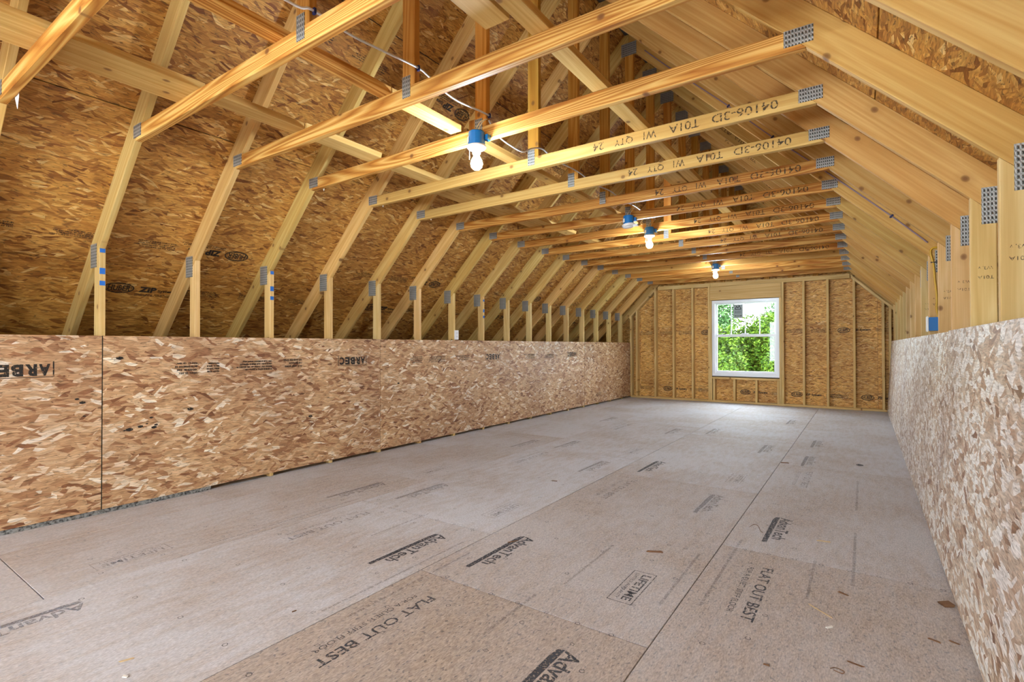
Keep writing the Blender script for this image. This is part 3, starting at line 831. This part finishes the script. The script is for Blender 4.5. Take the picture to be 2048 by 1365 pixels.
for i in (1, 2, 3):
    x = gx0 + (gx1 - gx0) * i / 4
    wbox('muntin', x - 0.009, x + 0.009, YF + 0.074, YF + 0.0795, zm + 0.017, WZ1 - 0.081, M_VINYL, su, bevel=0)
wbox('sash_lock', -1.99, -1.88, YF + 0.03, YF + 0.055, zm + 0.0265, zm + 0.044, M_VINYL, win)
sx = gx0 + (gx1 - gx0) * 0.375
stk = wbox('sticker', sx - 0.088, sx + 0.088, YF + 0.0785, YF + 0.0797, WZ1 - 0.36, WZ1 - 0.085, M_GREYTXT, su, bevel=0)
def mountain(bm):
    t = 0.013
    pts = [(-0.055, -0.035), (-0.03, 0.03), (-0.005, -0.01), (0.02, 0.04), (0.055, -0.035), (-0.055, -0.035)]
    for (a, b), (c, d) in zip(pts, pts[1:]):
        v = Vector((c - a, d - b)).normalized(); nx, ny = -v.y * t / 2, v.x * t / 2
        bm.faces.new([bm.verts.new(k) for k in ((a + nx, b + ny, 0), (c + nx, d + ny, 0), (c - nx, d - ny, 0), (a - nx, b - ny, 0))])
obj('printed_logo', flat_mesh('mtn', mountain, M_DARKGAP), frame((sx, YF + 0.0782, WZ1 - 0.15), (1, 0, 0), (0, 0, 1)), stk)
obj('fine_print', dashes('stk', 0.12, 0.05, 4, M_DARKGAP), frame((sx, YF + 0.0782, WZ1 - 0.24), (1, 0, 0), (0, 0, 1)), stk)
def arrow(bm):
    quad(bm, -0.05, 0.05, -0.004, 0.004)
    for s in (-1, 1): bm.faces.new([bm.verts.new(c) for c in ((s * 0.07, 0, 0), (s * 0.045, 0.015, 0), (s * 0.045, -0.015, 0))])
obj('printed_arrow', flat_mesh('arw', arrow, M_DARKGAP), frame((sx, YF + 0.0782, WZ1 - 0.315), (1, 0, 0), (0, 0, 1)), stk)

# front gable wall behind the camera, with an unseen window widened for fill daylight
wf = tag(empty('wall_front', (MID, YB, 0)), 'gable wall behind the camera', 'wall', kind='structure')
FX0, FX1, FZ0, FZ1 = -3.5, -0.4, 0.4, 2.25
for x0, x1, z0, z1 in ((-6.4, FX0, 0, 4.5), (FX1, 2.4, 0, 4.5), (FX0, FX1, 0, FZ0), (FX0, FX1, FZ1, 4.5)):
    wbox('sheathing_panel', x0, x1, YB - 0.02, YB, z0, z1, M_GABLE, wf, bevel=0)
w2 = tag(empty('fill_window', ((FX0 + FX1) / 2, YB, FZ0)), 'unseen window in the wall behind the camera, widened for fill light', 'window', kind='structure')
rect_frame('frame', FX0 + 0.001, FX1 - 0.001, FZ0 + 0.001, FZ1 - 0.001, YB - 0.08, YB + 0.02, 0.06, 0.06, 0.06, 0.06, M_VINYL, w2)
wbox('mullion', MID - 0.03, MID + 0.03, YB - 0.07, YB + 0.01, FZ0 + 0.061, FZ1 - 0.061, M_VINYL, w2, bevel=0)
for a, b in ((FX0 + 0.062, MID - 0.031), (MID + 0.031, FX1 - 0.062)):
    wbox('pane', a, b, YB - 0.03, YB - 0.026, FZ0 + 0.062, FZ1 - 0.062, M_GLASS, w2, bevel=0)

# ================================================================== LAMPS
def lamp(n, label, lit=True):
    yc = Y0 + n * S
    x, y = MID + 0.012, yc - TH - 0.056
    t = tag(empty('bulb_lamp' if lit else 'ceiling_fixture', (x, y, 2.35)), label, 'lamp', 'ceiling fixtures on blue boxes')
    def at(z, rot=None):
        M = Matrix.Translation((x, y, z))
        return M if rot is None else M @ rot
    if 'lampbox' not in MESH:
        MESH['lampbox'] = lathe_mesh('junction_box', [(0.0, 0.085), (0.046, 0.085), (0.050, 0.08), (0.053, 0.012), (0.053, 0.0), (0.0, 0.0)], M_BOX, 24, False)
        MESH['holder'] = lathe_mesh('lamp_holder', [(0.0, 0.0), (0.058, 0.0), (0.059, -0.008), (0.052, -0.016), (0.030, -0.021), (0.025, -0.026), (0.023, -0.048), (0.0, -0.048)], M_WHITE, 28)
        MESH['bulb'] = lathe_mesh('bulb', [(0.0, 0.0), (0.014, 0.0), (0.016, -0.014), (0.022, -0.026), (0.033, -0.046), (0.0365, -0.064), (0.032, -0.084), (0.019, -0.098), (0.0, -0.102)], M_BULB, 24)
        MESH['chain'] = tube_mesh('pull_chain', [(-0.030, -0.028, -0.012), (-0.031, -0.03, -0.03), (-0.031, -0.031, -0.085)], 0.0014, M_CHAIN, 6)
        MESH['flatdisc'] = lathe_mesh('cover', [(0.0, 0.0), (0.066, 0.0), (0.068, -0.010), (0.062, -0.022), (0.045, -0.030), (0.040, -0.026), (0.0, -0.026)], M_WHITE, 28)
    bx = obj('junction_box', MESH['lampbox'], at(2.362), t)
    for s in (-1, 1):
        wbox('mounting_ear', x + s * 0.055 - 0.014, x + s * 0.055 + 0.014, y + 0.02, yc - TH - 0.0018, 2.395, 2.43, M_BOX, bx)
    obj('label_sticker', box_mesh(0.026, 0.036, 0.001, M_PAPER, 0), frame((x - 0.030, y - 0.0445, 2.395), Vector((0.83, -0.56, 0)), (0, 0, 1)), bx)
    if lit:
        obj('lamp_holder', MESH['holder'], at(2.361), t)
        obj('pull_chain', MESH['chain'], at(2.361), t)
        obj('bulb', MESH['bulb'], at(2.3175), t)
    else:
        obj('cover', MESH['flatdisc'], Matrix.Translation((x, y, 2.360)) @ Matrix.Rotation(math.radians(-7), 4, 'Y'), t)
        wbox('side_clip', x + 0.055, x + 0.10, y - 0.02, y + 0.02, 2.335, 2.352, M_WHITE, t)
    for k, dx in enumerate((-0.012, 0.012)):
        obj('lead_wire', tube_mesh('lead_wire', smooth_path([(x + dx, y, 2.44), (x + dx + 0.01, y + 0.005, 2.48), (x + 0.03 + dx, y + 0.02, 2.515), (x + 0.05, y + 0.04, 2.53)]), 0.003, M_COPPER, 6), None, t)
    return t
lamp(2, 'nearest lit bare bulb in a white holder under a blue box')
lamp(7, 'middle lit bare bulb, beside the round unlit fixture')
lamp(12, 'farthest lit bare bulb, just above the window')
lamp(-3, 'lit bare bulb hanging behind the camera')
lamp(6, 'round white unlit fixture under a blue box', lit=False)

# ================================================================== CABLES AND BOXES
def cable(name, pts, r, mat, label, group=None):
    o = obj(name, tube_mesh(name, smooth_path(pts), r, mat, 8), None, None)
    return tag(o, label, 'cable', group)
xc = -1.894
c1 = cable('electrical_cable', [(xc, -0.6, 2.56), (xc, 0.6, 2.55), (xc, 1.157, 2.528), (xc, 1.276, 2.553), (xc, 1.47, 2.546), (xc, 1.644, 2.561), (xc, 1.886, 2.586), (xc, 1.967, 2.577), (xc, 2.104, 2.545), (xc, 2.231, 2.54), (xc, 2.42, 2.56), (xc, 2.52, 2.565)], 0.0055, M_CABLE, 'pale cable stapled along the king posts to the nearest lamp')
c2 = cable('electrical_cable', [(xc, 2.50, 2.535), (xc + 0.008, 2.568, 2.47), (xc, 2.733, 2.455), (xc, 2.882, 2.46), (xc, 3.0, 2.52), (xc, 3.144, 2.56), (xc, 3.3, 2.53), (xc, 3.5, 2.545), (xc, 3.734, 2.55), (xc, 4.0, 2.53), (xc, 4.34, 2.555), (xc, 4.6, 2.53), (xc, 4.95, 2.555), (xc, 5.3, 2.53), (xc, 5.56, 2.55)], 0.0055, M_CABLE, 'pale cable sagging between king posts behind the nearest lamp')
for n, z in ((0, 2.553), (1, 2.586), (2, 2.565)):
    yc = Y0 + n * S
    s = wbox('cable_staple', -1.9033, -1.886, yc - 0.006, yc + 0.006, z - 0.014, z + 0.014, M_STAPLE, None)
    tag(s, {0: 'blue cable staple on the king post at the top, left of centre', 1: 'dark cable staple on the king post before the nearest lit bulb', 2: 'dark cable staple right above the nearest blue lamp box'}[n], 'staple', 'cable staples')
yr = Y0 + 6 * S - TH - 0.006
c3 = cable('electrical_cable', [(-1.78, yr, 4.09), (-1.53, yr, 3.835), (-1.03, yr, 3.352), (-0.642, yr, 2.955), (-0.22, yr, 2.548), (0.183, yr, 2.146), (0.40, yr, 1.915)], 0.0055, M_LILAC, 'thin lilac cable running down the face of a right rafter')
c4 = cable('electrical_cable', [(0.46, yr, 1.345), (0.447, yr, 1.42), (0.45, yr, 1.5), (0.440, yr, 1.62), (0.432, yr, 1.74), (0.416, yr, 1.83), (0.422, yr, 1.865), (0.45, yr, 1.875), (0.475, yr, 1.86)], 0.0075, M_YCABLE, 'yellow cable looping down the right stud to the blue box')
for i, (x, z) in enumerate(((-1.0, 3.322), (-0.642, 2.955), (0.183, 2.146))):
    s = obj('cable_staple', box_mesh(0.03, 0.012, 0.014, M_STAPLE, 0.002), frame((x, yr, z), (q, 0, q), (0, 1, 0)), None)
    tag(s, ['uppermost dark staple holding the lilac cable', 'middle dark staple holding the lilac cable', 'lowest dark staple holding the lilac cable'][i], 'staple', 'cable staples')
s = wbox('cable_staple', 0.415, 0.455, yr - 0.008, yr + 0.006, 1.76, 1.768, M_DARKGAP, None); tag(s, 'dark staple holding the yellow cable', 'staple', 'cable staples')
sw = tag(empty('switch_box', (0.43, Y0 + 6 * S - TH - 0.03, 1.25)), 'blue electrical box with white cover on a right stud', 'electrical box')
bm = bmesh.new(); add_box(bm, 0.396, 0.47, Y0 + 6 * S - TH - 0.062, Y0 + 6 * S - TH - 0.001, 1.252, 1.352)
bmesh.ops.bevel(bm, geom=bm.edges[:], offset=0.004, segments=2, affect='EDGES')
obj('box_body', bm_mesh('box_body', bm, M_BOX), None, sw)
bm = bmesh.new(); add_box(bm, 0.384, 0.3955, Y0 + 6 * S - TH - 0.072, Y0 + 6 * S - TH - 0.0015, 1.245, 1.360)
bmesh.ops.bevel(bm, geom=bm.edges[:], offset=0.004, segments=2, affect='EDGES')
obj('cover_plate', bm_mesh('cover_plate', bm, M_WHITE), None, sw)
ot = tag(empty('wall_outlet', (XL + 0.01, 4.98, 1.22)), 'white double wall outlet above the left panel edge', 'outlet')
bm = bmesh.new(); add_box(bm, XL - 0.002, XL + 0.010, 4.942, 5.018, 1.226, 1.345)
bmesh.ops.bevel(bm, geom=bm.edges[:], offset=0.003, segments=2, affect='EDGES')
obj('cover_plate', bm_mesh('cover_plate', bm, M_WHITE), None, ot)
for z in (1.262, 1.308):
    bm = bmesh.new(); add_box(bm, XL + 0.010, XL + 0.013, 4.962, 4.998, z - 0.016, z + 0.016)
    bmesh.ops.bevel(bm, geom=bm.edges[:], offset=0.002, segments=1, affect='EDGES')
    so = obj('socket', bm_mesh('socket', bm, M_WHITE), None, ot)
    for d in (-0.007, 0.007): wbox('slot', XL + 0.0131, XL + 0.0136, 4.98 + d - 0.0015, 4.98 + d + 0.0015, z - 0.004, z + 0.008, M_DARKGAP, so, bevel=0)
wbox('box_body', XL - 0.06, XL - 0.0025, 4.952, 5.008, 1.236, 1.335, M_BOX, ot)

# paper tags stapled behind the tie ends
for n, x, z, sz, lab in ((-1, -3.565, 2.395, 0.075, 'white torn paper scrap at the far left tie end'), (2, -3.60, 2.398, 0.022, 'tiny white paper scrap under the left end of the lamp tie'), (3, -3.59, 2.40, 0.02, 'tiny white paper scrap under the left end of the first stamped tie'), (4, -3.575, 2.40, 0.018, 'tiny white paper scrap under the left end of the second stamped tie')):
    y = Y0 + n * S + TH + 0.003
    bm = bmesh.new()
    vs = [(-0.8, 0.9), (0.75, 1.0), (0.9, -0.1), (0.55, -0.9), (-0.1, 0.05)]
    a = [bm.verts.new((u * sz, 0, w * sz)) for u, w in vs]; b = [bm.verts.new((u * sz, 0.0012, w * sz)) for u, w in vs]
    bm.faces.new(a); bm.faces.new(list(reversed(b)))
    for i in range(5): bm.faces.new((a[i], b[i], b[(i + 1) % 5], a[(i + 1) % 5]))
    o = obj('paper_scrap', bm_mesh('paper_scrap', bm, M_PAPER), Matrix.Translation((x, y, z + 0.02)), None)
    tag(o, lab, 'paper scrap', 'paper scraps at tie ends')

# ================================================================== DEBRIS ON THE FLOOR
M_CHIP = plain('brown_chip', srgb(120, 84, 56), 0.8); M_CHIPL = plain('pale_chip', srgb(206, 180, 140), 0.8); M_CHIPW = plain('white_chip', srgb(226, 222, 214), 0.8)
deb = [(-0.962, 2.785, 0.075, 0.016, 25, M_CHIP, 'brown wood chip left of the long centre seam'), (-1.694, 2.467, 0.06, 0.008, 60, M_CHIP, 'thin brown splinter lying across a printed logo'),
       (-0.644, 5.608, 0.07, 0.014, 20, M_CHIP, 'small brown chip on the far seam'), (-0.199, 3.49, 0.06, 0.012, 10, M_CHIPL, 'tan wood shaving near the dark printed logo'),
       (-0.087, 2.807, 0.045, 0.010, -30, M_CHIP, 'brown chip right of the printed words'), (-0.161, 2.568, 0.12, 0.004, -40, M_CHIPL, 'long thin straw coloured sliver'),
       (-0.124, 2.441, 0.03, 0.010, 50, M_CHIPW, 'pale chip right of the long sliver'), (0.217, 2.56, 0.035, 0.008, -20, M_CHIP, 'left one of two chips by the right wall'),
       (0.279, 2.586, 0.03, 0.007, -20, M_CHIP, 'right one of two chips by the right wall'), (-0.032, 2.212, 0.045, 0.007, -10, M_CHIP, 'brown splinter near the bottom right edge'),
       (-0.294, 2.029, 0.018, 0.008, 5, M_CHIP, 'tiny reddish chip near the bottom edge'), (0.288, 2.94, 0.045, 0.03, 30, M_CHIP, 'brown knot fragment against the right wall'),
       (-2.216, 0.743, 0.04, 0.006, 70, M_CHIPL, 'tan splinter in the lower left foreground'), (-2.109, 0.704, 0.02, 0.010, 20, M_CHIPW, 'white chip in the lower left foreground'),
       (-2.159, 3.765, 0.05, 0.010, 15, M_CHIP, 'brown shaving in the middle of the floor'), (-2.028, 1.287, 0.018, 0.006, 80, M_CHIP, 'dark crumb left of the long brown seam')]
for x, y, l, w, ang, mt, lab in deb:
    bm = bmesh.new(); rr = random.Random(lab)
    h = max(0.003, w * 0.35)
    vs = add_box(bm, -l / 2, l / 2, -w / 2, w / 2, 0, h)
    for v in vs: v.co.x += rr.uniform(-0.15, 0.15) * l; v.co.y += rr.uniform(-0.25, 0.25) * w
    bmesh.ops.subdivide_edges(bm, edges=bm.edges[:], cuts=1)
    o = obj('wood_chip', bm_mesh('wood_chip', bm, mt), Matrix.Translation((x, y, 0.0004)) @ Matrix.Rotation(math.radians(ang), 4, 'Z'), None)
    tag(o, lab, 'wood chip', 'wood chips on the floor')
wire = obj('bent_wire', tube_mesh('bent_wire', smooth_path([(-0.60, 3.50, 0.003), (-0.585, 3.56, 0.004), (-0.56, 3.55, 0.004), (-0.53, 3.46, 0.003), (-0.515, 3.44, 0.003)]), 0.0014, M_CHIP, 6), None, None)
tag(wire, 'thin bent wire on the floor beside the printed logo', 'wire')
loop = obj('bent_wire', tube_mesh('bent_wire', smooth_path([(-0.105, 2.13, 0.003), (-0.09, 2.145, 0.003), (-0.065, 2.138, 0.003), (-0.07, 2.118, 0.004), (-0.095, 2.122, 0.005)]), 0.0014, M_CHIP, 6), None, None)
tag(loop, 'curled brown strip near the bottom right edge', 'wire')

# ================================================================== OUTSIDE
gr = wbox('ground', -60, 60, 11.6, 90, -3.4, -3.2, M_GRASS, None, bevel=0); tag(gr, 'grass outside the window', 'ground', kind='structure')
def tree(x, y, zc, rx, rz, leaves, mat, label, seed, size=0.075):
    t = tag(empty('tree', (x, y, -3.2)), label, 'tree', 'trees outside the window')
    rr = random.Random(seed); bm = bmesh.new()
    lobes = [(rr.uniform(-0.6, 0.6) * rx, rr.uniform(-0.6, 0.6) * rx, rr.uniform(-0.6, 0.6) * rz, rr.uniform(0.35, 0.6)) for _ in range(14)]
    for i in range(leaves):
        lx, ly, lz, lr = rr.choice(lobes)
        d = Vector((rr.gauss(0, 1), rr.gauss(0, 1), rr.gauss(0, 1))).normalized() * (rr.random() ** 0.4)
        p = Vector((x + lx + d.x * rx * lr, y + ly + d.y * rx * lr, zc + lz + d.z * rz * lr))
        a = Vector((rr.gauss(0, 1), rr.gauss(0, 1), rr.gauss(0, 0.6))).normalized()
        b = a.cross(Vector((rr.gauss(0, 1), rr.gauss(0, 1), rr.gauss(0, 1)))).normalized()
        s = size * rr.uniform(0.6, 1.2)
        bm.faces.new([bm.verts.new(c) for c in (p - a * s, p + b * s * 0.45, p + a * s, p - b * s * 0.45)])
    me = bpy.data.meshes.new('foliage'); bm.to_mesh(me); bm.free(); me.materials.append(mat)
    f = obj('foliage', me, None, t); f['kind'] = 'stuff'
    obj('trunk', tube_mesh('trunk', [(x, y, -3.2), (x + 0.05, y, -1), (x, y + 0.1, zc)], 0.14, M_BARK, 8), None, t)
tree(-3.75, 16.2, 0.25, 0.95, 1.6, 26000, M_LEAF, 'bushy green tree on the left outside the window', 1, 0.06)
tree(-1.75, 16.3, -0.35, 0.9, 1.35, 26000, M_LEAF, 'low green tree at the window bottom right', 3, 0.06)
tree(-3.3, 19.6, 0.8, 1.2, 1.8, 42000, M_LEAF, 'bushy yellow green tree in the middle outside the window', 2, 0.06)
tree(-5.4, 23.5, 2.0, 1.0, 2.2, 9000, M_LEAF2, 'tall thin leaved tree behind, upper left of the window', 4, 0.07)
tree(-2.6, 23.8, 1.7, 1.1, 2.2, 9000, M_LEAF2, 'tall blue green tree in the upper right of the window', 5, 0.07)
